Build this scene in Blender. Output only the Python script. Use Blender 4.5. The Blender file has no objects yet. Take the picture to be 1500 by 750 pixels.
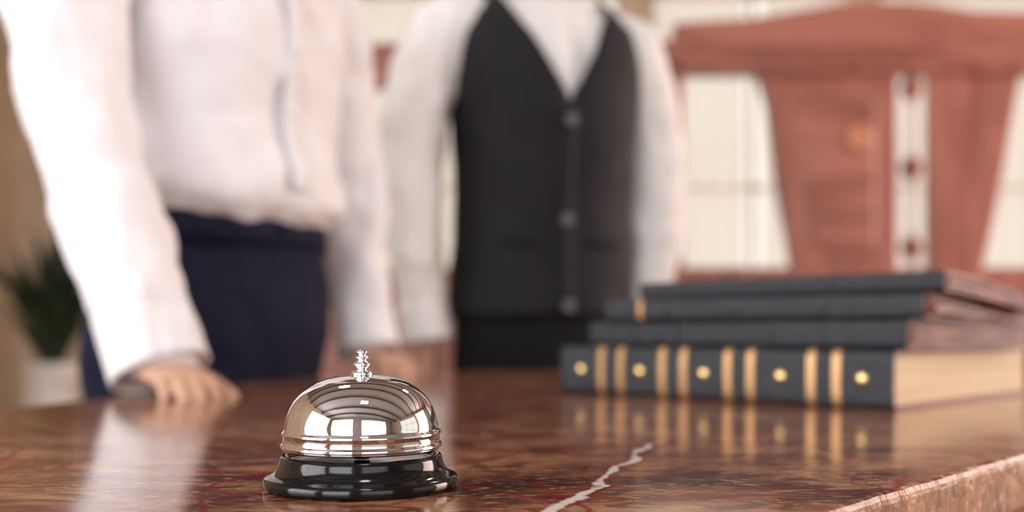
import bpy, bmesh, math, random
import numpy as np
from mathutils import Vector, Matrix, noise
random.seed(4)
S=bpy.context.scene
S.view_settings.view_transform='Standard'
CT=0.80            # counter top height
CZ=CT+0.069        # camera height

# ------------------------------------------------------------------ helpers
def empty(name,loc):
    e=bpy.data.objects.new(name,None); e.location=loc; e.empty_display_size=.05
    S.collection.objects.link(e); return e
def mk(name,verts,faces,mat=None,parent=None,smooth=True,mats=None):
    me=bpy.data.meshes.new(name); me.from_pydata([tuple(v) for v in verts],[],faces); me.update()
    bm=bmesh.new(); bm.from_mesh(me); bmesh.ops.recalc_face_normals(bm,faces=bm.faces); bm.to_mesh(me); bm.free()
    ob=bpy.data.objects.new(name,me); S.collection.objects.link(ob)
    if mats:
        for m in mats: me.materials.append(m)
    elif mat: me.materials.append(mat)
    if smooth:
        for p in me.polygons: p.use_smooth=True
    if parent:
        ob.parent=parent; ob.matrix_parent_inverse=Matrix.Translation(-Vector(parent.location))
    return ob
class MB:
    def __init__(s): s.v=[]; s.f=[]
    def add(s,v,f):
        o=len(s.v); s.v+= [tuple(x) for x in v]; s.f+=[tuple(i+o for i in q) for q in f]
    def obj(s,name,mat,parent=None,smooth=True): return mk(name,s.v,s.f,mat,parent,smooth)
def loft(rings,cap=True,closed=True):
    n=len(rings[0]); v=[p for r in rings for p in r]; f=[]
    for i in range(len(rings)-1):
        for j in range(n if closed else n-1):
            k=(j+1)%n; f.append((i*n+j,i*n+k,(i+1)*n+k,(i+1)*n+j))
    if cap: f.append(tuple(range(n))[::-1]); f.append(tuple((len(rings)-1)*n+j for j in range(n)))
    return v,f
def tube(pts,rad,n=20,sub=4,flat=1.0,cap=True,up=None):
    P=[Vector(p) for p in pts]; pp=[];rr=[]
    m=len(P)
    for i in range(m-1):
        p0=P[max(i-1,0)];p1=P[i];p2=P[i+1];p3=P[min(i+2,m-1)]
        for k in range(sub):
            t=k/sub
            pp.append(.5*((2*p1)+(-p0+p2)*t+(2*p0-5*p1+4*p2-p3)*t*t+(-p0+3*p1-3*p2+p3)*t**3))
            s=t*t*(3-2*t); rr.append(rad[i]*(1-s)+rad[i+1]*s)
    pp.append(P[-1]);rr.append(rad[-1])
    rings=[]; ref=Vector(up) if up else None
    for i,p in enumerate(pp):
        d=(pp[min(i+1,len(pp)-1)]-pp[max(i-1,0)]).normalized()
        if ref is None: ref=Vector((1,0,0)) if abs(d.x)<.8 else Vector((0,1,0))
        a=(ref-d*ref.dot(d)).normalized(); b=d.cross(a); ref=a
        rings.append([p+a*math.cos(t)*rr[i]*flat+b*math.sin(t)*rr[i] for t in [2*math.pi*j/n for j in range(n)]])
    if cap:
        d0=(pp[0]-pp[1]).normalized(); d1=(pp[-1]-pp[-2]).normalized()
        r0=[pp[0]+d0*rr[0]*.5+(q-pp[0])*.75 for q in rings[0]]
        r1=[pp[-1]+d1*rr[-1]*.5+(q-pp[-1])*.75 for q in rings[-1]]
        rings=[r0]+rings+[r1]
    return loft(rings,cap)
def lathe(prof,c,n=96,axis=None):
    rings=[[Vector((c[0]+r*math.cos(2*math.pi*j/n),c[1]+r*math.sin(2*math.pi*j/n),c[2]+z)) for j in range(n)] for r,z in prof]
    return loft(rings,True)
def box(c,s,R=None):
    v=[]
    for dx in(-.5,.5):
        for dy in(-.5,.5):
            for dz in(-.5,.5):
                q=Vector((dx*s[0],dy*s[1],dz*s[2]))
                if R: q=R@q
                v.append(Vector(c)+q)
    return v,[(0,1,3,2),(4,6,7,5),(0,4,5,1),(2,3,7,6),(0,2,6,4),(1,5,7,3)]
def mod_bevel(o,w=.003,seg=2):
    m=o.modifiers.new('bev','BEVEL'); m.width=w; m.segments=seg; m.limit_method='ANGLE'
# ------------------------------------------------------------------ materials
def newmat(name):
    m=bpy.data.materials.new(name); m.use_nodes=True; nt=m.node_tree; b=nt.nodes['Principled BSDF']; return m,nt,b
def N(nt,t,**k):
    n=nt.nodes.new(t)
    for a,v in k.items(): setattr(n,a,v)
    return n
def pmat(name,col,rough=.5,metal=0,nscale=None,namt=.15,bump=0,bscale=80,spec=.5,coat=0,sheen=0,stretch=(1,1,1),bdist=.004,brot=(0,0,0)):
    m,nt,b=newmat(name)
    b.inputs['Roughness'].default_value=rough; b.inputs['Metallic'].default_value=metal
    b.inputs['Specular IOR Level'].default_value=spec; b.inputs['Coat Weight'].default_value=coat
    b.inputs['Sheen Weight'].default_value=sheen
    tc=N(nt,'ShaderNodeTexCoord'); mp=N(nt,'ShaderNodeMapping'); mp.inputs['Scale'].default_value=stretch; mp.inputs['Rotation'].default_value=brot
    nt.links.new(tc.outputs['Object'],mp.inputs['Vector'])
    nz=N(nt,'ShaderNodeTexNoise'); nz.inputs['Scale'].default_value=nscale or 12; nz.inputs['Detail'].default_value=5
    nt.links.new(mp.outputs[0],nz.inputs['Vector'])
    r=N(nt,'ShaderNodeValToRGB'); c=Vector(col)
    r.color_ramp.elements[0].position=.3; r.color_ramp.elements[1].position=.7
    r.color_ramp.elements[0].color=(*(c*(1-namt)),1); r.color_ramp.elements[1].color=(*[min(1,x) for x in (c*(1+namt))],1)
    nt.links.new(nz.outputs['Fac'],r.inputs[0]); nt.links.new(r.outputs[0],b.inputs['Base Color'])
    if bump:
        n2=N(nt,'ShaderNodeTexNoise'); n2.inputs['Scale'].default_value=bscale; n2.inputs['Detail'].default_value=4
        if bdist>.01: n2.inputs['Detail'].default_value=2; n2.inputs['Distortion'].default_value=.8
        nt.links.new(mp.outputs[0],n2.inputs['Vector'])
        bp=N(nt,'ShaderNodeBump'); bp.inputs['Strength'].default_value=bump; bp.inputs['Distance'].default_value=bdist
        nt.links.new(n2.outputs['Fac'],bp.inputs['Height']); nt.links.new(bp.outputs[0],b.inputs['Normal'])
    return m
M_shirt=pmat('white_cotton',(.84,.84,.885),.8,namt=.03,bump=.55,bscale=7,bdist=.05,stretch=(1,1,.45),brot=(.5,.6,0))
M_shirt2=pmat('white_cotton_soft',(.83,.82,.82),.8,namt=.03,bump=.55,bscale=7,bdist=.05,stretch=(1,1,.4),brot=(.3,-.4,0))
M_vest=pmat('charcoal_wool',(.012,.012,.016),.7,namt=.2,bump=.2,bscale=300,spec=.25)
M_navy=pmat('navy_wool',(.007,.009,.028),.8,namt=.25,bump=.2,bscale=200,spec=.2)
M_black=pmat('black_wool',(.008,.008,.011),.8,namt=.2,bump=.2,bscale=200,spec=.2)
M_skin=pmat('skin',(.60,.36,.25),.5,namt=.08,nscale=30,bump=.05)
M_nail=pmat('nail',(.68,.44,.34),.3)
M_hair=pmat('dark_brown_hair',(.04,.022,.012),.5,namt=.4,nscale=60,bump=.5,bscale=120,stretch=(1,1,.2))
M_eyew=pmat('eye_white',(.85,.84,.82),.2); M_iris=pmat('iris',(.08,.04,.02),.2); M_lip=pmat('lips',(.55,.22,.18),.4)
M_btn=pmat('grey_button',(.13,.13,.15),.3,namt=.1); M_btnw=pmat('pearl_button',(.85,.85,.85),.25)
M_shoe=pmat('black_shoe_leather',(.012,.012,.012),.2,coat=.5)
M_chrome=pmat('polished_nickel',(.76,.78,.81),.035,1,namt=.01)
M_gold=pmat('gold_foil',(.50,.29,.13),.4,.6,namt=.15,nscale=90)
M_brass=pmat('brass_stud',(.75,.55,.25),.25,1,namt=.05)
M_blackpl=pmat('black_enamel',(.004,.004,.005),.10,namt=.1,spec=.4)
M_leather=pmat('navy_black_leather',(.008,.012,.019),.32,namt=.5,nscale=70,bump=.6,bscale=420,spec=.6)
M_brown=pmat('oxblood_leather',(.24,.065,.042),.5,namt=.6,nscale=40,bump=.5,bscale=160)
M_redb=pmat('oxblood_board',(.24,.03,.022),.5,namt=.3,nscale=60,bump=.3,bscale=160)
def wood(name,c1,c2,rough=.35,vert=True,s=7):
    m,nt,b=newmat(name); tc=N(nt,'ShaderNodeTexCoord'); mp=N(nt,'ShaderNodeMapping')
    mp.inputs['Scale'].default_value=(s,s,.6) if vert else (.6,s,s)
    nz=N(nt,'ShaderNodeTexNoise'); nz.inputs['Scale'].default_value=2.2; nz.inputs['Detail'].default_value=6; nz.inputs['Distortion'].default_value=.6
    r=N(nt,'ShaderNodeValToRGB'); r.color_ramp.elements[0].position=.32; r.color_ramp.elements[1].position=.68
    r.color_ramp.elements[0].color=(*c1,1); r.color_ramp.elements[1].color=(*c2,1)
    L=nt.links.new; L(tc.outputs['Object'],mp.inputs[0]); L(mp.outputs[0],nz.inputs['Vector']); L(nz.outputs['Fac'],r.inputs[0]); L(r.outputs[0],b.inputs['Base Color'])
    b.inputs['Roughness'].default_value=rough; return m
M_wood=wood('red_brown_mahogany',(.19,.062,.045),(.38,.145,.11),s=3)
M_woodh=wood('red_brown_mahogany_rail',(.20,.066,.047),(.40,.155,.115),vert=False,s=4)
M_wood_d=wood('dark_wood_panel',(.07,.025,.015),(.14,.05,.03))
M_floor=wood('oak_floor',(.22,.12,.06),(.36,.22,.12),.3,False)
M_wall=pmat('beige_plaster',(.62,.49,.36),.9,namt=.10,nscale=2.5,bump=.1)
M_wallf=pmat('greige_plaster',(.42,.38,.35),.9,namt=.10,nscale=2.5,bump=.1)
M_ceil=pmat('taupe_ceiling',(.42,.40,.39),.9)
M_frame=pmat('cream_window_frame',(.78,.70,.60),.5)
M_leaf=pmat('plant_leaf',(.012,.03,.012),.5,namt=.4,nscale=8)
M_pot=pmat('white_ceramic',(.6,.56,.52),.3); M_soil=pmat('soil',(.03,.02,.012),.9)
def curtain_mat():
    m,nt,b=newmat('sheer_cream_curtain'); L=nt.links.new
    b.inputs['Base Color'].default_value=(.84,.77,.68,1); b.inputs['Roughness'].default_value=.9
    tr=N(nt,'ShaderNodeBsdfTranslucent'); tr.inputs[0].default_value=(.86,.78,.68,1)
    tp=N(nt,'ShaderNodeBsdfTransparent')
    tc=N(nt,'ShaderNodeTexCoord'); nz=N(nt,'ShaderNodeTexNoise'); nz.inputs['Scale'].default_value=2.2; L(tc.outputs['Object'],nz.inputs['Vector'])
    mr=N(nt,'ShaderNodeMapRange'); mr.inputs[3].default_value=.4; mr.inputs[4].default_value=.85; L(nz.outputs['Fac'],mr.inputs[0])
    m1=N(nt,'ShaderNodeMixShader'); L(mr.outputs[0],m1.inputs[0]); L(b.outputs[0],m1.inputs[1]); L(tr.outputs[0],m1.inputs[2])
    m2=N(nt,'ShaderNodeMixShader'); m2.inputs[0].default_value=.38; L(m1.outputs[0],m2.inputs[1]); L(tp.outputs[0],m2.inputs[2])
    L(m2.outputs[0],nt.nodes['Material Output'].inputs[0]); return m
M_curt=curtain_mat()
def pages():
    m,nt,b=newmat('cream_page_edges'); tc=N(nt,'ShaderNodeTexCoord'); mp=N(nt,'ShaderNodeMapping'); mp.inputs['Scale'].default_value=(3,3,900)
    nz=N(nt,'ShaderNodeTexNoise'); nz.inputs['Scale'].default_value=1; nz.inputs['Detail'].default_value=3
    r=N(nt,'ShaderNodeValToRGB'); r.color_ramp.elements[0].position=.3; r.color_ramp.elements[1].position=.6
    r.color_ramp.elements[0].color=(.72,.50,.28,1); r.color_ramp.elements[1].color=(.94,.78,.53,1)
    L=nt.links.new; L(tc.outputs['Object'],mp.inputs[0]); L(mp.outputs[0],nz.inputs['Vector']); L(nz.outputs['Fac'],r.inputs[0]); L(r.outputs[0],b.inputs['Base Color'])
    b.inputs['Roughness'].default_value=.8; return m
M_pages=pages()
def marble(edge=False):
    m,nt,b=newmat('brown_marble_edge' if edge else 'polished_brown_marble'); L=nt.links.new
    tc=N(nt,'ShaderNodeTexCoord')
    def noise_(scale,det,dist,st=(1,1,1),rot=0):
        mp=N(nt,'ShaderNodeMapping'); mp.inputs['Scale'].default_value=st; mp.inputs['Rotation'].default_value=(0,0,rot)
        L(tc.outputs['Object'],mp.inputs[0]); n=N(nt,'ShaderNodeTexNoise'); n.inputs['Scale'].default_value=scale; n.inputs['Detail'].default_value=det; n.inputs['Distortion'].default_value=dist
        L(mp.outputs[0],n.inputs['Vector']); return n
    n1=noise_(9,9,1.6,(1,1.8,1),.5)
    r=N(nt,'ShaderNodeValToRGB'); cr=r.color_ramp
    cr.elements[0].position=.30; cr.elements[0].color=(.055,.020,.013,1)
    cr.elements[1].position=.76; cr.elements[1].color=(.52,.31,.18,1)
    for p,c in((.43,(.18,.058,.032,1)),(.52,(.30,.115,.060,1)),(.61,(.40,.19,.10,1))):
        e=cr.elements.new(p); e.color=c
    L(n1.outputs['Fac'],r.inputs[0]); col=r.outputs[0]
    def mixc(fac,a,bc):
        x=N(nt,'ShaderNodeMix',data_type='RGBA'); L(fac,x.inputs[0]); L(a,x.inputs[6]); x.inputs[7].default_value=bc; return x.outputs[2]
    n2=noise_(34,9,3,(1,3.5,1),-.35); r2=N(nt,'ShaderNodeMapRange'); r2.inputs[1].default_value=.53; r2.inputs[2].default_value=.61; r2.inputs[4].default_value=.8
    L(n2.outputs['Fac'],r2.inputs[0]); col=mixc(r2.outputs[0],col,(.50,.28,.155,1))
    n3=noise_(24,9,2.4,(1,3,1),.9); r3=N(nt,'ShaderNodeMapRange'); r3.inputs[1].default_value=.54; r3.inputs[2].default_value=.61; r3.inputs[4].default_value=.75
    L(n3.outputs['Fac'],r3.inputs[0]); col=mixc(r3.outputs[0],col,(.05,.016,.012,1))
    w=noise_(7,4,0); ad=N(nt,'ShaderNodeVectorMath',operation='MULTIPLY_ADD'); L(w.outputs['Color'],ad.inputs[0]); ad.inputs[1].default_value=(.16,.16,.16); L(tc.outputs['Object'],ad.inputs[2])
    for sc,wd,c,amt in((5.5,.018,(.26,.010,.012,1),.95),(14,.024,(.20,.016,.014,1),.75),(30,.03,(.08,.018,.012,1),.45)):
        v=N(nt,'ShaderNodeTexVoronoi',feature='DISTANCE_TO_EDGE'); v.inputs['Scale'].default_value=sc; L(ad.outputs[0],v.inputs['Vector'])
        mr=N(nt,'ShaderNodeMapRange'); mr.inputs[1].default_value=0; mr.inputs[2].default_value=wd; mr.inputs[3].default_value=amt; mr.inputs[4].default_value=0
        L(v.outputs['Distance'],mr.inputs[0]); col=mixc(mr.outputs[0],col,c)
    p0=Vector((.0156,.39)); dv=Vector((.072,.237)).normalized(); nv=Vector((dv.y,-dv.x))
    w2=noise_(22,9,0.6); sub=N(nt,'ShaderNodeVectorMath',operation='MULTIPLY_ADD'); L(w2.outputs['Color'],sub.inputs[0]); sub.inputs[1].default_value=(.035,.035,0); L(tc.outputs['Object'],sub.inputs[2])
    def dot(vec,off):
        d=N(nt,'ShaderNodeVectorMath',operation='DOT_PRODUCT'); L(sub.outputs[0],d.inputs[0]); d.inputs[1].default_value=(vec.x,vec.y,0)
        a=N(nt,'ShaderNodeMath',operation='SUBTRACT'); L(d.outputs['Value'],a.inputs[0]); a.inputs[1].default_value=off; return a
    o=Vector((.0175,.0175)); dn=dot(nv,(p0+o).dot(nv)); ab=N(nt,'ShaderNodeMath',operation='ABSOLUTE'); L(dn.outputs[0],ab.inputs[0])
    al=dot(dv,(p0+o).dot(dv))
    w3=noise_(35,3,0); wv=N(nt,'ShaderNodeMapRange'); wv.inputs[1].default_value=.35; wv.inputs[2].default_value=.7; wv.inputs[3].default_value=-.0008; wv.inputs[4].default_value=.0026; L(w3.outputs['Fac'],wv.inputs[0])
    sb=N(nt,'ShaderNodeMath',operation='SUBTRACT'); L(ab.outputs[0],sb.inputs[0]); L(wv.outputs[0],sb.inputs[1])
    mr=N(nt,'ShaderNodeMapRange'); mr.inputs[1].default_value=.0008; mr.inputs[2].default_value=.0022; mr.inputs[3].default_value=.95; mr.inputs[4].default_value=0; L(sb.outputs[0],mr.inputs[0])
    e1=N(nt,'ShaderNodeMapRange'); e1.inputs[1].default_value=.22; e1.inputs[2].default_value=.28; e1.inputs[3].default_value=1; e1.inputs[4].default_value=0; L(al.outputs[0],e1.inputs[0])
    mu=N(nt,'ShaderNodeMath',operation='MULTIPLY'); L(mr.outputs[0],mu.inputs[0]); L(e1.outputs[0],mu.inputs[1])
    halo=N(nt,'ShaderNodeMapRange'); halo.inputs[1].default_value=.003; halo.inputs[2].default_value=.008; halo.inputs[3].default_value=.7; halo.inputs[4].default_value=0; L(ab.outputs[0],halo.inputs[0])
    mu2=N(nt,'ShaderNodeMath',operation='MULTIPLY'); L(halo.outputs[0],mu2.inputs[0]); L(e1.outputs[0],mu2.inputs[1])
    col=mixc(mu2.outputs[0],col,(.20,.022,.016,1)); col=mixc(mu.outputs[0],col,(.85,.76,.70,1))
    if edge:
        x=N(nt,'ShaderNodeMix',data_type='RGBA',blend_type='MIX'); x.inputs[0].default_value=.35; L(col,x.inputs[6]); x.inputs[7].default_value=(.50,.26,.13,1); col=x.outputs[2]
        b.inputs['Roughness'].default_value=.4
        nb=noise_(90,6,.5); bp=N(nt,'ShaderNodeBump'); bp.inputs['Strength'].default_value=.6; bp.inputs['Distance'].default_value=.003; L(nb.outputs['Fac'],bp.inputs['Height']); L(bp.outputs[0],b.inputs['Normal'])
    else:
        b.inputs['Roughness'].default_value=.12; b.inputs['IOR'].default_value=1.42
        nb=noise_(18,3,0); bp=N(nt,'ShaderNodeBump'); bp.inputs['Strength'].default_value=.03; bp.inputs['Distance'].default_value=.004; L(nb.outputs['Fac'],bp.inputs['Height']); L(bp.outputs[0],b.inputs['Normal'])
    L(col,b.inputs['Base Color']); return m
M_marble=marble(); M_medge=marble(True)

# ------------------------------------------------------------------ counter
staff=[(-1.35,0.02),(-.95,.34),(-.66,.60),(-.48,.86),(-.425,1.04),(-.36,1.30),(-.29,1.54),(-.17,1.70),(.05,1.80),(.5,2.2),(1.3,3.0),(1.9,3.6)]
def catmull(P,sub=8):
    P=[Vector((*p,0)) for p in P]; o=[]; m=len(P)
    for i in range(m-1):
        p0=P[max(i-1,0)];p1=P[i];p2=P[i+1];p3=P[min(i+2,m-1)]
        for k in range(sub):
            t=k/sub; o.append(.5*((2*p1)+(-p0+p2)*t+(2*p0-5*p1+4*p2-p3)*t*t+(-p0+3*p1-3*p2+p3)*t**3))
    o.append(P[-1]); return [(p.x,p.y) for p in o]
stf=catmull(staff)
u=Vector((.674,.739)); nrm=Vector((.739,-.674)); q0=Vector((.122,.3935))
guest=[]
s=3.9
while s>-1.1:
    j=noise.noise(Vector((s*30,3,0)))*.0022+noise.noise(Vector((s*110,7,0)))*.0010
    p=q0+u*s+nrm*j; guest.append((p.x,p.y)); s-=.006 if -.3<s<1.2 else .05
outline=stf+guest
def inset_pts(pts,d):
    n=len(pts); o=[]
    for i in range(n):
        a=Vector(pts[i-1]); b=Vector(pts[(i+1)%n]); t=(b-a).normalized(); nn=Vector((t.y,-t.x)); o.append(Vector(pts[i])+nn*d)
    return o
counter=empty('reception_counter',(0.3,1.3,0))
TH=.034; rings=[]
for dz,ins in((0,.0035),(-.0008,.0016),(-.0028,.0003),(-.005,0),(-TH+.005,0),(-TH,.004)):
    pts=inset_pts(outline,ins)
    rings.append([Vector((p.x,p.y,CT+dz)) for p in pts])
v,f=loft(rings)
slab=mk('marble_top',v,f,None,counter,smooth=False,mats=[M_marble,M_medge])
for p in slab.data.polygons:
    if abs(p.normal.z)<.9: p.material_index=1
cb=[(-1.2,.04),(-.9,.28),(-.6,.56),(-.40,.88),(-.34,1.06),(-.28,1.3),(-.21,1.5),(-.1,1.62),(.12,1.74),(.55,2.12),(1.35,2.92),(1.85,3.42)]
gp=[tuple(q0+u*s-nrm*.10) for s in (3.6,2.6,1.6,.6,-.3,-.95)]
basep=catmull(cb,3)+gp
v,f=loft([[Vector((x,y,z)) for x,y in basep] for z in (0.0,CT-TH)])
mk('counter_body',v,f,M_wood_d,counter,smooth=False)
for k in range(9):
    s=-.8+k*.5; c=q0+u*(s+.2)-nrm*.094
    R=Matrix.Rotation(math.atan2(u.y,u.x),3,'Z')
    o=mk('raised_panel_%d'%(k+1),*box((c.x,c.y,.42),(.40,.02,.55),R),M_wood,counter,False); mod_bevel(o,.006)

# ------------------------------------------------------------------ bell
bc=(-.0667,.455,CT)
bell=empty('service_bell',bc)
base=[(.0405,0),(.0420,.0005),(.0427,.0016),(.0427,.0040),(.0422,.0050),(.0412,.0056),(.0396,.0062),(.0380,.0074),(.0368,.0092),(.0360,.0112),(.0356,.0130),(.0352,.0142),(.0342,.0148),(.0330,.0145),(.0318,.0130),(.030,.0122),(.012,.0120)]
mk('base',*lathe(base,bc),M_blackpl,bell)
dome=[(.0330,.0188),(.0344,.0178),(.0352,.0178),(.0355,.0186),(.0353,.0195),(.0346,.0200),(.0344,.0208),(.0345,.0232),(.0350,.0238),(.0350,.0246),(.0343,.0252),(.0338,.0262),(.0335,.0285),(.0328,.0315),(.0315,.0350),(.0297,.0382),(.0272,.0413),(.0240,.0440),(.0200,.0463),(.0155,.0479),(.0110,.0488),(.0065,.0492),(.004,.0493),(.001,.0493)]
inner=[(max(r-.001,.0005),z-.001) for r,z in dome[::-1][:-2]]
mk('chrome_dome',*lathe(inner+dome,bc,128),M_chrome,bell)
st=[(.0045,.0488),(.0049,.0496),(.0049,.0505),(.0043,.0512),(.0026,.0515),(.0022,.0520),(.0026,.0526),(.0036,.0532),(.0039,.0540),(.0036,.0549),(.0026,.0555),(.0020,.0559),(.0020,.0566),(.0030,.0569),(.0033,.0573),(.0031,.0577),(.0018,.0580),(.0016,.0588),(.0024,.0591),(.0027,.0596),(.0024,.0602),(.0012,.0606),(.0002,.0607)]
mk('striker_button',*lathe(st,bc,40),M_chrome,bell)
mk('inner_post',*lathe([(.0035,.0125),(.0035,.049)],bc,20),M_chrome,bell)

# ------------------------------------------------------------------ books
E=Vector((-.721,.692,0)); Wd=Vector((.692,.721,0))
def squash(z,t,k):
    b=CT+.0525
    return b+(z-b)*(1-k*max(0,t)**1.4) if k else z
def make_book(name,C,L,W,z0,z1,bands,studs,pagemat,boardmat,k=0,raised=(),layers=0,rot=0):
    par=empty(name,(C.x,C.y,CT+z0)); z0+=CT; z1+=CT; h=z1-z0
    Rm=Matrix.Rotation(rot,3,'Z'); E_=Rm@E; W_=Rm@Wd
    def P(a,b,z):
        q=C+E_*a+W_*b; return Vector((q.x,q.y,squash(z,b/W,k)))
    bul=.007 if h>.04 else .006
    def prof(off=0,n=12,inner=False):
        th=.0026 if inner else 0; o=[]
        for i in range(n+1):
            t=-math.pi/2+math.pi*i/n
            o.append((bul-(bul+off-th)*(abs(math.cos(t))**.55), (z0+z1)/2+(h/2+off*.6-th)*math.copysign(abs(math.sin(t))**.75,math.sin(t))))
        return o
    NB=8
    def csec(a,off):
        po=prof(off); pi=prof(0,12,True)
        bot=[(W*(1-i/NB),z0) for i in range(NB)]+[(.012,z0)]
        top=[(.012,z1)]+[(W*(i/NB),z1) for i in range(1,NB+1)]
        bi=[(W*(1-i/NB),z0+.0026) for i in range(NB)]+[(.012,z0+.0026)]
        ti=[(.012,z1-.0026)]+[(W*(i/NB),z1-.0026) for i in range(1,NB+1)]
        out=bot+po+top; inn=bi+pi+ti
        return [P(a,b,z) for b,z in out+inn[::-1]]
    n=90; rings=[]
    for i in range(n+1):
        a=L*i/n; off=0
        for r in raised:
            off=max(off,.0016*max(0,1-abs(i/n-r)/.014)**.5)
        rings.append(csec(a,off))
    o=mk('leather_cover',*loft(rings),None,par,mats=[M_leather,boardmat])
    for p in o.data.polygons:
        p.use_smooth=len(p.vertices)==4
        if (p.center-C).dot(W_)>.03 or len(p.vertices)>4: p.material_index=1
    ins=.005
    sec=[]
    for i in range(9):
        t=-1+2*i/8; sec.append((.010-.006*math.sqrt(max(0,1-t*t)),(z0+z1)/2+t*(h/2-.0030)))
    nb=8
    def psec(a):
        m=[(W*j/nb if j<nb else W-.006,z1-.0030) for j in range(1,nb+1)]
        fr=[(W-.006-.003*math.sin(math.pi*j/6),z1-.003-(h-.006)*j/6) for j in range(1,6)]
        bt=[(W*j/nb if j<nb else W-.006,z0+.0030) for j in range(nb,0,-1)]
        return [P(a,b,z) for b,z in sec+m+fr+bt]
    mk('page_block',*loft([psec(ins),psec(L/2),psec(L-ins)]),pagemat,par,False)
    if layers:
        b=MB()
        for j in range(layers):
            zz=z0+.004+(h-.008)*(j+.5)/layers; dj=random.uniform(-.016,.008); rs=[]
            for i in range(13):
                bb=.012+(W-.010+dj)*i/12; zw=zz+.0010*math.sin(bb*50+j*2)
                rs.append([P(.0015-dj*.5-.006,bb,zw-.0012),P(L-.002,bb,zw-.0012),P(L-.002,bb,zw+.0012),P(.0015-dj*.5-.006,bb,zw+.0012)])
            b.add(*loft(rs))
        b.obj('folded_leaves',M_brown,par,False)
    for bi,(t,wid) in enumerate(bands):
        rs=[]
        for a in (L*t-wid/2,L*t+wid/2):
            rs.append([P(a,b,z) for b,z in [(.016,z0+.0003)]+prof(.0007)[1:]+[(.016,z1+.0004)]])
        mk('gilt_band_%d'%(bi+1),*loft(rs,False,False),M_gold,par)
    for si,t in enumerate(studs):
        c=P(L*t,-.0001,(z0+z1)/2+.0005); rs=[]
        for r,hh in((.0062,0),(.006,.0012),(.0048,.0024),(.0028,.0031),(.0006,.0034)):
            rs.append([c-W_*hh+E_*math.cos(x)*r+Vector((0,0,1))*math.sin(x)*r for x in [2*math.pi*q/24 for q in range(24)]])
        mk('brass_stud_%d'%(si+1),*loft(rs),M_brass,par)
C=Vector((.33,.885,0))
bands=[(1-t,.0080) for t in (.155,.224,.364,.432,.567,.633,.797,.862)]
studs=[1-t for t in (.08,.288,.494,.715,.924)]
make_book('ledger_book',C,.383,.36,0.0006,.052,bands,studs,M_pages,M_redb)
make_book('ledger_book.001',Vector((.343,.887,0)),.365,.300,.0535,.0790,[],[],M_brown,M_brown,k=.06,raised=(.2,.35,.65,.8),layers=6,rot=-.025)
make_book('ledger_book.002',Vector((.356,.885,0)),.349,.275,.0805,.1025,[(.86,.006)],[],M_brown,M_brown,k=.20,raised=(.25,.5,.75),layers=5,rot=.015)
make_book('ledger_book.003',Vector((.376,.889,0)),.340,.225,.1040,.1225,[],[],M_brown,M_brown,k=.34,raised=(.3,.7),layers=4,rot=-.045)

# ------------------------------------------------------------------ people
def torso_rings(rows,cen,F,n=48,e=.86,a0=0,a1=2*math.pi,grow=0,closed=True,ang=None):
    Lf=Vector((-F.y,F.x)); out=[]
    for ri,(z,fo,lat,hw,hd) in enumerate(rows):
        r=[]; s0,s1=(a0,a1) if ang is None else ang[ri]
        m=n if closed else n+1
        for j in range(m):
            t=s0+(s1-s0)*j/n
            x=math.cos(t);y=math.sin(t)
            x=math.copysign(abs(x)**e,x)*(hw+grow); y=math.copysign(abs(y)**e,y)*(hd+grow)
            p=Vector(cen)+Lf*(x+lat)+F*(y+fo); r.append(Vector((p.x,p.y,z)))
        out.append(r)
    return out
def interp_rows(rows,sub=5):
    o=[]; m=len(rows); A=[np.array(r,float) for r in rows]
    for i in range(m-1):
        p0=A[max(i-1,0)];p1=A[i];p2=A[i+1];p3=A[min(i+2,m-1)]
        for k in range(sub):
            t=k/sub; q=.5*((2*p1)+(-p0+p2)*t+(2*p0-5*p1+4*p2-p3)*t*t+(-p0+3*p1-3*p2+p3)*t**3); q[0]=p1[0]+(p2[0]-p1[0])*t; o.append(tuple(q))
    o.append(tuple(A[-1])); return o
def remesh(o,vox,sm=4,disp=0,ns=.1):
    m=o.modifiers.new('r','REMESH'); m.mode='VOXEL'; m.voxel_size=vox; m.use_smooth_shade=True
    m=o.modifiers.new('s','SMOOTH'); m.factor=.6; m.iterations=sm
    if disp:
        for q,(sc,am) in enumerate(((ns,disp),(ns*.42,disp*.40))):
            t=bpy.data.textures.new(o.name+'_folds','CLOUDS'); t.noise_scale=sc; t.noise_depth=1
            d=o.modifiers.new('d%d'%q,'DISPLACE'); d.texture=t; d.strength=am; d.mid_level=.5; d.texture_coords='LOCAL'
        m=o.modifiers.new('s2','SMOOTH'); m.factor=.5; m.iterations=2
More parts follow.
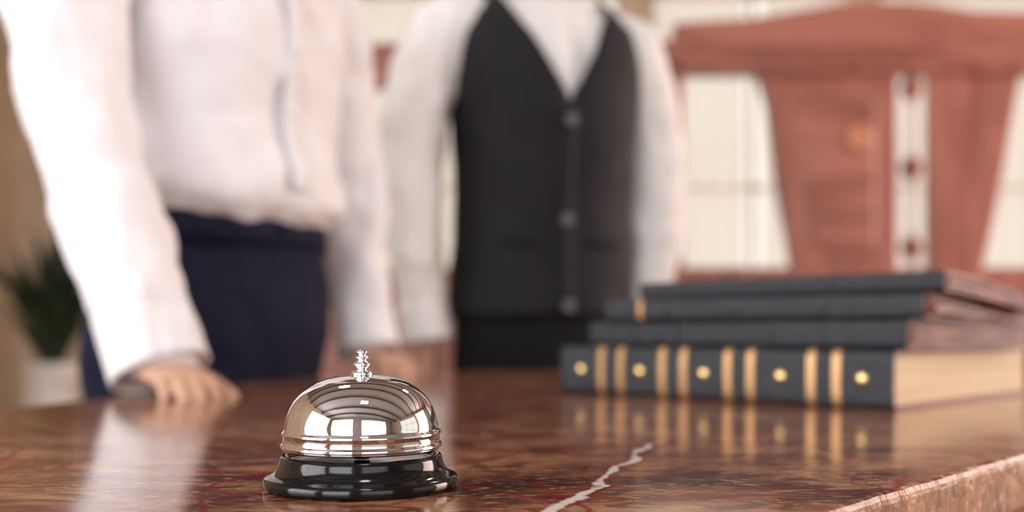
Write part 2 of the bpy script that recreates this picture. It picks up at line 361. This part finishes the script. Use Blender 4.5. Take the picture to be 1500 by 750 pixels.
def hand(par,name,wrist,f,side,up,curl=.5,thumb=1,sc=.92):
    """f: finger direction, side: towards thumb, up: back of hand"""
    f=Vector(f).normalized(); up=Vector(up); up=(up-f*up.dot(f)).normalized(); side=Vector(side); side=(side-f*side.dot(f)-up*side.dot(up)).normalized()
    w=Vector(wrist); b=MB()
    rs=[]
    for d,hw,ht,dz in((-.03,.024,.020,0),(0,.027,.019,0),(.02,.034,.017,0),(.05,.041,.015,0),(.078,.042,.013,0),(.092,.038,.009,-.001)):
        c=w+(f*d+up*dz)*sc; rs.append([c+(side*math.cos(t)*hw+up*math.sin(t)*ht)*sc for t in [2*math.pi*j/20 for j in range(20)]])
    b.add(*loft(rs))
    nails=[]
    for i,(so,ln,r) in enumerate(((.030,.072,.0088),(.010,.080,.0092),(-.011,.074,.0088),(-.030,.058,.0078))):
        so*=sc;ln*=sc;r*=sc
        p=w+f*(.082-(.006 if i in(0,3) else 0))*sc+side*so; a=-.15; pts=[p-f*.02]; rad=[r]; d0=(f+side*(.10 if i==0 else -.02*i)).normalized()
        for sgm,(fr,da) in enumerate(((.46,.55),(.30,.7),(.24,.5))):
            pts.append(p); rad.append(r*(1.03-.06*sgm)); a+=curl*da
            p=p+(d0*math.cos(a)-up*math.sin(a))*ln*fr
        pts.append(p); rad.append(r*.8); b.add(*tube(pts,rad,12,3))
        dd=(d0*math.cos(a)-up*math.sin(a)); nn=(up*math.cos(a)+d0*math.sin(a)); nails.append((p-dd*.006+nn*r*.72,dd,nn,side))
    p=w+(f*.022+side*.022)*sc; d=(f*.75+side*.75-up*.25).normalized()*sc; d2=(f*.95+side*.25-up*.3).normalized()*sc
    b.add(*tube([p-d*.01,p+d*.012,p+d*.040,p+d*.040+d2*.030,p+d*.040+d2*.052],[.016*sc,.0145*sc,.0115*sc,.0105*sc,.0085*sc],12,3))
    o=b.obj(name,M_skin,par); remesh(o,.0026,3)
    nb=MB()
    for c,dd,nn,ss in nails:
        nb.add(*loft([[c+dd*math.cos(t)*.0055*s+ss*math.sin(t)*.0045*s+nn*z for t in [2*math.pi*j/12 for j in range(12)]] for s,z in((1,-.001),(.95,.0012),(.5,.002))]))
    nb.obj(name+'_nails',M_nail,par)
def head(par,base,F,tilt=0):
    Lf=Vector((-F.y,F.x,0)); Fv=Vector((F.x,F.y,0)); U=Vector((0,0,1)); c=Vector(base)+U*.155
    def W(x,y,z): return c+Lf*x+Fv*y+U*z
    nu,nv=64,48; vs=[];fs=[]
    def shape(t,p):
        x=math.sin(p)*math.cos(t); y=math.sin(p)*math.sin(t); z=math.cos(p)
        hw=.076*(1-.28*max(0,-z)**1.5); X=x*hw; Y=y*.096-.004; Z=z*.118
        if y>0: Y*=(1-.10*max(0,abs(x)-.3))
        if y<0 and z<0: Y*=(1-.45*(-z)); 
        g=lambda cx,cz,sx,sz:math.exp(-((X-cx)/sx)**2-((Z-cz)/sz)**2) if y>0 else 0
        Y+=.022*g(0,-.026,.012,.014)+.012*g(0,-.005,.009,.024)
        Y-=.011*g(.032,.004,.017,.012)+.011*g(-.032,.004,.017,.012)
        Y+=.005*g(.03,.024,.022,.008)+.005*g(-.03,.024,.022,.008)
        Y+=.006*g(0,-.060,.022,.012)+.009*g(0,-.095,.022,.016)
        return X,Y,Z
    for i in range(nv+1):
        for j in range(nu): vs.append(W(*shape(2*math.pi*j/nu,math.pi*i/nv)))
    for i in range(nv):
        for j in range(nu): k=(j+1)%nu; fs.append((i*nu+j,i*nu+k,(i+1)*nu+k,(i+1)*nu+j))
    b=MB(); b.add(vs,fs)
    b.add(*tube([W(0,-.03,-.20),W(0,-.022,-.13),W(0,-.012,-.06)],[.062,.056,.055],24,4))
    for sg in(1,-1):
        b.add(*tube([W(sg*.074,-.006,-.03),W(sg*.082,-.012,-.015),W(sg*.088,-.020,.008),W(sg*.086,-.012,.025),W(sg*.078,-.002,.020)],[.006,.007,.009,.007,.005],10,4))
    o=b.obj('head',M_skin,par); remesh(o,.003,2)
    b=MB(); e=MB(); ir=MB()
    for sg in(1,-1):
        e.add(*lathe([(.012*math.sin(a),-.012*math.cos(a)) for a in [math.pi*k/10 for k in range(1,10)]],W(sg*.032,.070,.003),16))
        ir.add(*lathe([(.0055*math.sin(a),-.0055*math.cos(a)) for a in [math.pi*k/8 for k in range(1,8)]],W(sg*.032,.0775,.003),12))
        b.add(*tube([W(sg*.014,.089,.024),W(sg*.030,.089,.029),W(sg*.048,.078,.023)],[.003,.0035,.002],8,4))
    e.obj('eyes',M_eyew,par); ir.obj('irises',M_iris,par)
    lp=MB(); lp.add(*tube([W(-.024,.083,-.058),W(-.008,.092,-.056),W(.008,.092,-.056),W(.024,.083,-.058)],[.002,.0042,.0042,.002],8,4)); lp.add(*tube([W(-.02,.083,-.061),W(0,.091,-.064),W(.02,.083,-.061)],[.002,.0048,.002],8,4)); lp.obj('lips',M_lip,par)
    vs=[];fs=[]
    for i in range(25):
        for j in range(nu):
            t=2*math.pi*j/nu; fr=math.sin(t)
            pm=math.pi*(.31 if fr>.55 else .31+.33*min(1,(.55-fr)/.7))
            p=pm*i/24; X,Y,Z=shape(t,p); k=1.0+.10*math.sin(min(1,(1-i/24)*3)*math.pi/2)+.02*noise.noise(Vector((X*40,Y*40,Z*10)))
            vs.append(W(X*k,Y*k-.003,Z*k+.003))
    for i in range(24):
        for j in range(nu): k=(j+1)%nu; fs.append((i*nu+j,i*nu+k,(i+1)*nu+k,(i+1)*nu+j))
    b.add(vs,fs); o=b.obj('hair',M_hair,par); m=o.modifiers.new('so','SOLIDIFY'); m.thickness=.006
def legs(par,cen,F,mat,hips,feet,waist_z):
    Lf=Vector((-F.y,F.x)); b=MB()
    rows=interp_rows(hips,4); b.add(*loft(torso_rings(rows,cen,F)))
    for sg,ft in zip((1,-1),feet):
        h=Vector(cen)+Lf*sg*.088; fx=Vector(ft)
        b.add(*tube([(h.x,h.y,.90),(h.x,h.y,.78),((h.x+fx.x)/2,(h.y+fx.y)/2,.48),(fx.x,fx.y,.10),(fx.x,fx.y,.035)],[.088,.088,.068,.055,.056],24,5))
    o=b.obj('trousers',mat,par); remesh(o,.009,5,.014,.11)
    sh=MB()
    for sg,ft in zip((1,-1),feet):
        fv=Vector((F.x,F.y,0)); sv=Vector((Lf.x,Lf.y,0)); c=Vector((*ft,0)); rs=[]
        for d,hw,h in((-.07,.02,.05),(-.06,.034,.075),(0,.038,.08),(.06,.042,.062),(.12,.046,.045),(.17,.038,.036),(.195,.015,.022)):
            rs.append([c+fv*d+sv*math.cos(t)*hw+Vector((0,0,h/2+math.copysign(abs(math.sin(t))**.6,math.sin(t))*h/2)) for t in [2*math.pi*j/20 for j in range(20)]])
        sh.add(*loft(rs))
    sh.obj('shoes',M_shoe,par)
def cuff(par,name,a,b_,r,mat):
    a=Vector(a);b_=Vector(b_); d=(b_-a)
    v,f=tube([a,a+d*.5,b_],[r*.98,r,r*1.02],28,3,cap=False)
    f=[q for q in f if len(q)==4]
    o=mk(name,v,f,mat,par); m=o.modifiers.new('s','SOLIDIFY'); m.thickness=.004; m.offset=0
def collar(par,cen,F,z,mat,op=.35):
    v,f=loft(torso_rings([(z-.015,0,0,.072,.068),(z+.012,-.002,0,.068,.064),(z+.035,-.006,0,.064,.060),(z+.040,-.006,0,.068,.064),(z+.02,-.002,0,.078,.076),(z-.008,.003,0,.088,.088)],cen,F,40,1,math.pi/2+op,math.pi*2.5-op,closed=False),False,False)
    o=mk('collar',v,f,mat,par); m=o.modifiers.new('s','SOLIDIFY'); m.thickness=.003
def surf_front(rows,cen,F,z,x,grow):
    R=sorted(rows,key=lambda r:r[0]); 
    for a,b in zip(R,R[1:]):
        if a[0]<=z<=b[0]: t=(z-a[0])/(b[0]-a[0]); q=[a[i]+(b[i]-a[i])*t for i in range(5)]; break
    cx=max(-1,min(1,(x)/(q[3]+grow))); c=abs(cx)**(1/.86); y=(max(0,1-c*c)**.5)**.86*(q[4]+grow)
    Lf=Vector((-F.y,F.x)); p=Vector(cen)+Lf*(x+q[2])+F*(y+q[1]); return Vector((p.x,p.y,z))
def strip(par,name,rows,cen,F,zs,w,grow,mat):
    n=30
    rs=[[surf_front(rows,cen,F,zs[0]+(zs[1]-zs[0])*i/n,x,grow) for x in(-w,0,w)] for i in range(n+1)]
    v,f=loft(rs,False,False); o=mk(name,v,f,mat,par); m=o.modifiers.new('s','SOLIDIFY'); m.thickness=.003
def buttons(par,name,rows,cen,F,zs,grow,r,mat):
    Fv=Vector((F.x,F.y,0)); Lf=Vector((-F.y,F.x,0)); b=MB()
    for z in zs:
        c=surf_front(rows,cen,F,z,0,grow)
        b.add(*loft([[c+Fv*h+Lf*math.cos(t)*q+Vector((0,0,math.sin(t)*q)) for t in [2*math.pi*j/20 for j in range(20)]] for q,h in((r,-.003),(r,.0015),(r*.85,.003),(r*.6,.0022),(r*.1,.0022))]))
    b.obj(name,mat,par)

# --- receptionist leaning on the counter (white shirt, navy trousers)
F=Vector((.84,-.54)).normalized(); cen=(-.420,1.48)
p1=empty('receptionist',(-.47,1.52,0))
rows=interp_rows([(.99,-.005,0,.140,.095),(1.015,.004,0,.158,.112),(1.045,.010,.0,.184,.138),(1.085,.012,0,.182,.136),(1.15,.011,0,.168,.120),(1.26,.018,0,.176,.124),(1.37,.015,0,.186,.118),(1.43,.0,0,.165,.098),(1.47,-.01,0,.11,.078),(1.50,-.012,0,.066,.062)],4)
b=MB(); b.add(*loft(torso_rings(rows,cen,F)))
shR=(-.535,1.315,1.405); shL=(-.315,1.64,1.405)
b.add(*tube([(-.50,1.36,1.41),shR,(-.545,1.245,1.26),(-.484,1.180,1.06),(-.420,1.130,.93),(-.384,1.110,.845)],[.060,.072,.069,.061,.053,.046],24,5))
b.add(*tube([(-.36,1.58,1.41),shL,(-.282,1.685,1.24),(-.268,1.69,1.08),(-.245,1.685,.93),(-.235,1.673,.855)],[.060,.070,.062,.055,.048,.044],24,5))
o=b.obj('dress_shirt',M_shirt,p1); remesh(o,.007,3,.027,.11)
strip(p1,'shirt_placket',rows,cen,F,(1.06,1.46),.014,.009,M_shirt)
buttons(p1,'shirt_buttons',rows,cen,F,(1.09,1.17,1.255,1.34,1.43),.013,.006,M_btnw)
cuff(p1,'cuff_1',(-.409,1.124,.893),(-.379,1.106,.824),.051,M_shirt)
cuff(p1,'cuff_2',(-.246,1.687,.90),(-.233,1.668,.835),.048,M_shirt)
collar(p1,Vector(cen)-F*.012,F,1.50,M_shirt)
hand(p1,'hand_1',(-.382,1.102,.827),(.66,-.74,-.10),(.74,.66,0),(0,0,1),1.30,sc=.82)
hand(p1,'hand_2',(-.230,1.658,.830),(.65,-.75,-.10),(-.7,-.6,0),(0,0,1),1.1,sc=.84)
cl=Vector(cen)-F*.03
hips=[(.78,.0,0,.180,.115),(.86,.008,0,.194,.128),(.93,.018,0,.184,.126),(.98,.026,0,.168,.120),(1.02,.032,0,.158,.116)]
legs(p1,cl,F,M_navy,hips,[(-.40,1.70),(-.56,1.45)],1.03)
wb=torso_rings([(.985,.030,0,.165,.122),(1.005,.032,0,.163,.121),(1.030,.034,0,.161,.120)],cl,F)
o=mk('waistband',*loft(wb,False),M_navy,p1); m=o.modifiers.new('s','SOLIDIFY'); m.thickness=.004
buttons(p1,'waist_button',[(.9,.032,0,.163,.122),(1.1,.032,0,.163,.122)],cl,F,(1.008,),.003,.006,M_navy)
head(p1,(cen[0]+F.x*0,cen[1]+F.y*0,1.555),F)

# --- receptionist in a black waistcoat
F=Vector((.33,-.944)).normalized(); cen=(.058,1.985); Lf=Vector((-F.y,F.x))
p2=empty('receptionist.001',(.05,1.99,0))
rows=interp_rows([(.90,0,0,.158,.105),(.98,0,0,.156,.106),(1.08,.003,0,.152,.104),(1.18,.008,0,.157,.110),(1.28,.012,0,.168,.116),(1.37,.010,0,.174,.112),(1.44,.0,0,.170,.098),(1.485,-.006,0,.125,.078),(1.53,-.012,0,.062,.058)],4)
b=MB(); b.add(*loft(torso_rings(rows,cen,F)))
sR=Vector(cen)-Lf*.190; sL=Vector(cen)+Lf*.180
b.add(*tube([(sR.x+.06,sR.y,1.44),(sR.x-.005,sR.y,1.425),(-.182,1.885,1.25),(-.180,1.87,1.09),(-.166,1.87,.94),(-.155,1.865,.87)],[.055,.068,.063,.057,.046,.041],24,5))
b.add(*tube([(sL.x-.06,sL.y,1.44),(sL.x+.005,sL.y,1.425),(.284,2.07,1.26),(.292,2.09,1.10),(.275,2.09,.95),(.262,2.06,.87)],[.055,.066,.060,.055,.046,.040],24,5))
o=b.obj('dress_shirt',M_shirt2,p2); remesh(o,.007,3,.022,.10)
strip(p2,'shirt_placket',rows,cen,F,(1.25,1.47),.015,.005,M_shirt2)
buttons(p2,'shirt_buttons',rows,cen,F,(1.33,1.40,1.46),.009,.005,M_btnw)
cuff(p2,'cuff_1',(-.163,1.868,.915),(-.154,1.865,.85),.045,M_shirt2)
cuff(p2,'cuff_2',(.270,2.075,.915),(.260,2.058,.85),.044,M_shirt2)
collar(p2,Vector(cen)-F*.012,F,1.51,M_shirt2)
hand(p2,'hand_1',(-.152,1.872,.835),(.04,.04,-1),(0,-1,0),(-1,.2,0),.45)
hand(p2,'hand_2',(.258,2.055,.835),(-.04,.04,-1),(0,-1,0),(1,0,0),.45)
vr=[r for r in interp_rows([(.895,.0,0,.174,.118),(.98,0,0,.168,.114),(1.08,.003,0,.160,.110),(1.18,.008,0,.163,.116),(1.28,.012,0,.172,.122),(1.37,.010,0,.176,.118),(1.44,.0,0,.172,.104),(1.485,-.006,0,.138,.086),(1.51,-.010,0,.110,.070)],6)]
ang=[]
for z,fo,la,hw,hd in vr:
    x=max(0,(z-1.285))*.52
    x=min(x,hw*.78); c=(x/hw)**(1/.86) if x>0 else 0.0
    a=math.acos(min(1,c)); ang.append((a,-(math.pi+a)) if x>0 else (math.pi/2,-1.5*math.pi))
v,f=loft(torso_rings(vr,cen,F,72,closed=False,ang=ang,grow=.007),False,False)
o=mk('waistcoat',v,f,M_vest,p2); m=o.modifiers.new('s','SOLIDIFY'); m.thickness=.005; m.offset=1
t=bpy.data.textures.new('vest_folds','CLOUDS'); t.noise_scale=.10; d=o.modifiers.new('d','DISPLACE'); d.texture=t; d.strength=.011; d.texture_coords='LOCAL'
strip(p2,'waistcoat_front_overlap',vr,cen,F,(.885+.012,1.275),.012,.015,M_vest)
buttons(p2,'waistcoat_buttons',vr,cen,F,(1.25,1.072,.915),.020,.0115,M_btn)
for sg in(1,-1):
    for z,x0,x1 in((1.03,.055,.12),):
        rs=[[surf_front(vr,cen,F,zz+.06*(xx-x0)*1,sg*xx,.015) for zz in(z-.007,z+.007)] for xx in np.linspace(x0,x1,8)]
        o=mk('pocket_welt_%d'%(1 if sg>0 else 2),*loft(rs,False,False),M_vest,p2); m=o.modifiers.new('s','SOLIDIFY'); m.thickness=.004
hips=[(.78,0,0,.165,.112),(.86,0,0,.172,.118),(.93,0,0,.165,.110),(.99,0,0,.155,.104)]
legs(p2,cen,F,M_black,hips,[(.16,2.02),(-.03,1.97)],1.0)
head(p2,(cen[0],cen[1],1.575),F)

# ------------------------------------------------------------------ room
X0,X1,Y0,Y1,H=-3.4,5.2,-3.2,7.0,3.5
mk('floor',*box(((X0+X1)/2,(Y0+Y1)/2,-.05),(X1-X0+.4,Y1-Y0+.4,.1)),M_floor,None,False)
mk('ceiling',*box(((X0+X1)/2,(Y0+Y1)/2,H+.05),(X1-X0+.4,Y1-Y0+.4,.1)),M_ceil,None,False)
for i,yy in enumerate((-2.2,-1.1,.3,1.5,2.7,3.9,5.1,6.3)):  # unseen dark beams, added for contrast in the bell's reflection
    o=mk('contrast_beam_%d'%(i+1),*box(((X0+X1)/2,yy,H-.09),(X1-X0,.16,.18)),M_wood_d,None,False); mod_bevel(o,.01)
def wall(name,axis,pos,a0,a1,holes,mat=M_wall,th=.2):
    b=MB(); xs=sorted({a0,a1,*[h[0] for h in holes],*[h[1] for h in holes]})
    for s0,s1 in zip(xs,xs[1:]):
        hz=[(h[2],h[3]) for h in holes if h[0]<=s0+1e-6 and h[1]>=s1-1e-6]
        segs=[(0,H)] if not hz else [(0,hz[0][0]),(hz[0][1],H)]
        for z0,z1 in segs:
            if z1-z0<.01: continue
            m=(s0+s1)/2
            b.add(*(box((m,pos,(z0+z1)/2),(s1-s0,th,z1-z0)) if axis=='y' else box((pos,m,(z0+z1)/2),(th,s1-s0,z1-z0))))
    b.obj(name,mat,None,False)
def window(name,axis,pos,h,nx,nz):
    b=MB(); a0,a1,z0,z1=h
    def bx(a,z,sa,sz,d=.06): b.add(*(box((a,pos,z),(sa,d,sz)) if axis=='y' else box((pos,a,z),(d,sa,sz))))
    for i in range(nx+1): bx(a0+(a1-a0)*i/nx,(z0+z1)/2,.07 if i in(0,nx) else .035,z1-z0)
    for i in range(nz+1): bx((a0+a1)/2,z0+(z1-z0)*i/nz,a1-a0,.07 if i in(0,nz) else .03)
    b.obj(name,M_frame,None,False)
def curtain(name,x0,x1,y,z0,z1,amp=.035,per=.13):
    n=int((x1-x0)/.012); rs=[]
    for z in np.linspace(z0,z1,14):
        rs.append([Vector((x0+(x1-x0)*i/n, y+amp*math.sin(2*math.pi*(x0+(x1-x0)*i/n)/per+.5*math.sin(z*1.3+i*.02))*(1-.25*(z-z0)/(z1-z0)),z)) for i in range(n+1)])
    mk(name,*loft(rs,False,False),M_curt)
hb=[(-1.3,.75,.5,3.2),(.95,2.35,.5,3.2),(2.5,4.9,.5,3.2)]
wall('wall_back','y',Y1+.1,X0,X1,hb)
for i,h in enumerate(hb): window('window_%d'%(i+1),'y',Y1+.06,h,2,2)
curtain('curtain',-1.35,-.35,Y1-.10,.2,3.25)
curtain('curtain.001',.95,1.56,Y1-.10,.2,3.25)
curtain('curtain.002',1.70,2.40,Y1-.10,.2,3.25)
curtain('curtain.003',2.62,4.95,Y1-.10,.2,3.25)
hf=[(-2.8,-.4,.6,3.1),(.4,3.4,.6,3.1)]
wall('wall_front','y',Y0-.1,X0,X1,hf,M_wallf)
for i,h in enumerate(hf): window('window_%d'%(i+4),'y',Y0-.06,h,3,3)
hr=[(-1.5,1.5,.6,3.1),(1.9,4.4,.6,3.1)]
wall('wall_right','x',X1+.1,Y0,Y1,hr)
for i,h in enumerate(hr): window('window_%d'%(i+6),'x',X1+.06,h,3,3)
hl=[(-2.4,.2,.8,3.0)]
wall('wall_left','x',X0-.1,Y0,Y1,hl)
window('window_8','x',X0-.06,hl[0],3,3)
b=MB(); b.add(*box(((X0+X1)/2,Y1-.01,.07),(X1-X0,.02,.14))); b.obj('baseboard_back',M_wood_d,None,False)

PY=4.6; k=PY/1500.
def px(x,y): return ((x-750)*k, CZ+(485-y)*k)
scr=empty('carved_wooden_partition',(px(1200,0)[0],PY,0))
def panel(name,pts,mat,th=.06,y=PY,bv=.012):
    P=[px(*p) for p in pts]
    v,f=loft([[Vector((a,yy,z)) for a,z in P] for yy in(y-th/2,y+th/2)])
    o=mk(name,v,f,mat,scr,False); mod_bevel(o,bv)
zb=485+CZ/k
panel('top_rail',[(300,70),(985,62),(985,38),(1100,30),(1160,20),(1230,8),(1300,6),(1360,10),(1420,20),(1600,24),(1600,98),(1320,92),(1000,98),(300,150)],M_woodh,.10)
panel('rail_moulding',[(985,98),(1600,92),(1600,110),(1000,110)],M_wood,.14)
panel('rail_crest',[(1010,60),(1080,56),(1160,58),(1300,54),(1400,62),(1600,60),(1600,70),(1300,72),(1160,74),(1010,74)],M_woodh,.13)
colA=[(1100,100),(1112,125),(1122,160),(1128,210),(1134,260),(1142,310),(1150,350),(1158,400),(1158,zb),(1313,zb),(1313,100)]
panel('carved_post_1',colA,M_wood)
panel('post_inlay_1',[(1160,145),(1280,145),(1280,365),(1190,365),(1178,300),(1168,220)],M_woodh,.075)
colB=[(1357,100),(1357,zb),(1432,zb),(1436,400),(1452,330),(1466,260),(1480,180),(1496,100)]
panel('carved_post_2',colB,M_wood)
panel('post_left',[(940,100),(1000,100),(1000,zb),(940,zb)],M_wood)
panel('lower_panel',[(300,392),(1600,392),(1600,zb),(300,zb)],M_wood,.05)
c=px(1335,0)[0]
prof=[]; z=px(0,392)[1]; ztop=px(0,100)[1]; nn=60
for i in range(nn+1):
    t=i/nn; zz=z+(ztop-z)*t; prof.append((.008+.044*max(0,math.sin(t*math.pi*5.0))**3,zz))
mk('turned_baluster',*lathe(prof,(c,PY,0),24),M_wood,scr)
mx,mz=px(1255,205)
rs=[[Vector((mx+math.cos(t)*r,PY-.036-h,mz+math.sin(t)*r)) for t in [2*math.pi*j/32 for j in range(32)]] for r,h in((.065,0),(.06,.012),(.045,.018),(.038,.008),(.02,.012),(.002,.02))]
M_ros=pmat('orange_brown_carving',(.46,.18,.10),.4)
mk('rosette',*loft(rs),M_ros,scr)

# planter
PX,PYY=-2.02,4.5
pl=empty('potted_plant',(PX,PYY,0))
mk('planter',*lathe([(.10,0),(.11,.02),(.11,.4),(.115,.69),(.12,.70),(.12,.73),(.105,.73),(.10,.68),(.01,.68)],(PX,PYY,0),40),M_pot,pl)
mk('soil',*lathe([(.10,.67),(.10,.685),(.01,.69)],(PX,PYY,0),24),M_soil,pl)
b=MB()
for i in range(110):
    a=random.uniform(0,6.28); ln=random.uniform(.35,.85); lean=random.uniform(.1,.9); w=random.uniform(.010,.022)
    d=Vector((math.cos(a),math.sin(a),0)); sd=Vector((-d.y,d.x,0)); rs=[]
    o=Vector((PX,PYY,.68))+d*.03
    for j in range(9):
        t=j/8; p=o+d*ln*lean*t**1.3*.6+Vector((0,0,ln*(t-.45*lean*t*t))); ww=w*math.sin(math.pi*min(1,t*.93+.07))**.6
        rs.append([p-sd*ww,p+Vector((0,0,-.004)),p+sd*ww])
    b.add(*loft(rs,False,False))
b.obj('leaves',M_leaf,pl)

# ------------------------------------------------------------------ light
w=bpy.data.worlds.new('World'); S.world=w; w.use_nodes=True
bg=w.node_tree.nodes['Background']; bg.inputs[0].default_value=(1,.93,.85,1); bg.inputs[1].default_value=1.2
def area(name,loc,target,sx,sy,P,col=(1,1,1)):
    l=bpy.data.lights.new(name,'AREA'); l.shape='RECTANGLE'; l.size=sx; l.size_y=sy; l.energy=P; l.color=col
    o=bpy.data.objects.new(name,l); o.location=loc; o.rotation_euler=(Vector(target)-Vector(loc)).to_track_quat('-Z','Y').to_euler(); S.collection.objects.link(o)
area('daylight_front_left',(-1.6,Y0+.1,1.9),(-1.2,3,1.2),2.3,2.3,95,(.98,.98,1))
area('daylight_front_right',(1.9,Y0+.1,1.9),(1.2,3,1.2),2.8,2.3,28,(1,.98,.96))
area('daylight_left',(X0+.1,-1.1,1.9),(1,0.4,1.0),2.5,2.1,110,(.98,.98,1))
area('pink_fill_right',(X1-.1,3.1,1.9),(0,2.8,1.0),2.4,2.4,215,(1,.76,.68))  # added pink fill, stands in for the flare glow on the partition
for i,(x,y) in enumerate(((-.9,2.1),(1.4,3.3),(0.2,-.4))):  # unseen ceiling lamps, added for fill and highlights on the bell
    e=empty('added_ceiling_lamp' if i==0 else 'added_ceiling_lamp.%03d'%i,(x,y,H))
    mk('added_lamp_rim',*lathe([(.22,-.002),(.24,-.01),(.24,-.05),(.22,-.06),(.21,-.05),(.21,-.002)],(x,y,H),40),M_frame,e)
    area('ceiling_fill_light_%d'%i,(x,y,H-.07),(x,y,0),.35,.35,12,(1,.95,.90))

cam=bpy.data.cameras.new('camera'); co=bpy.data.objects.new('camera',cam); S.collection.objects.link(co); S.camera=co
co.location=(0,0,CZ); co.rotation_euler=(math.pi/2,0,0)
cam.sensor_width=36; cam.lens=36; cam.shift_y=110/1500; cam.clip_start=.01
cam.dof.use_dof=True; cam.dof.focus_distance=.445; cam.dof.aperture_fstop=36/9.0
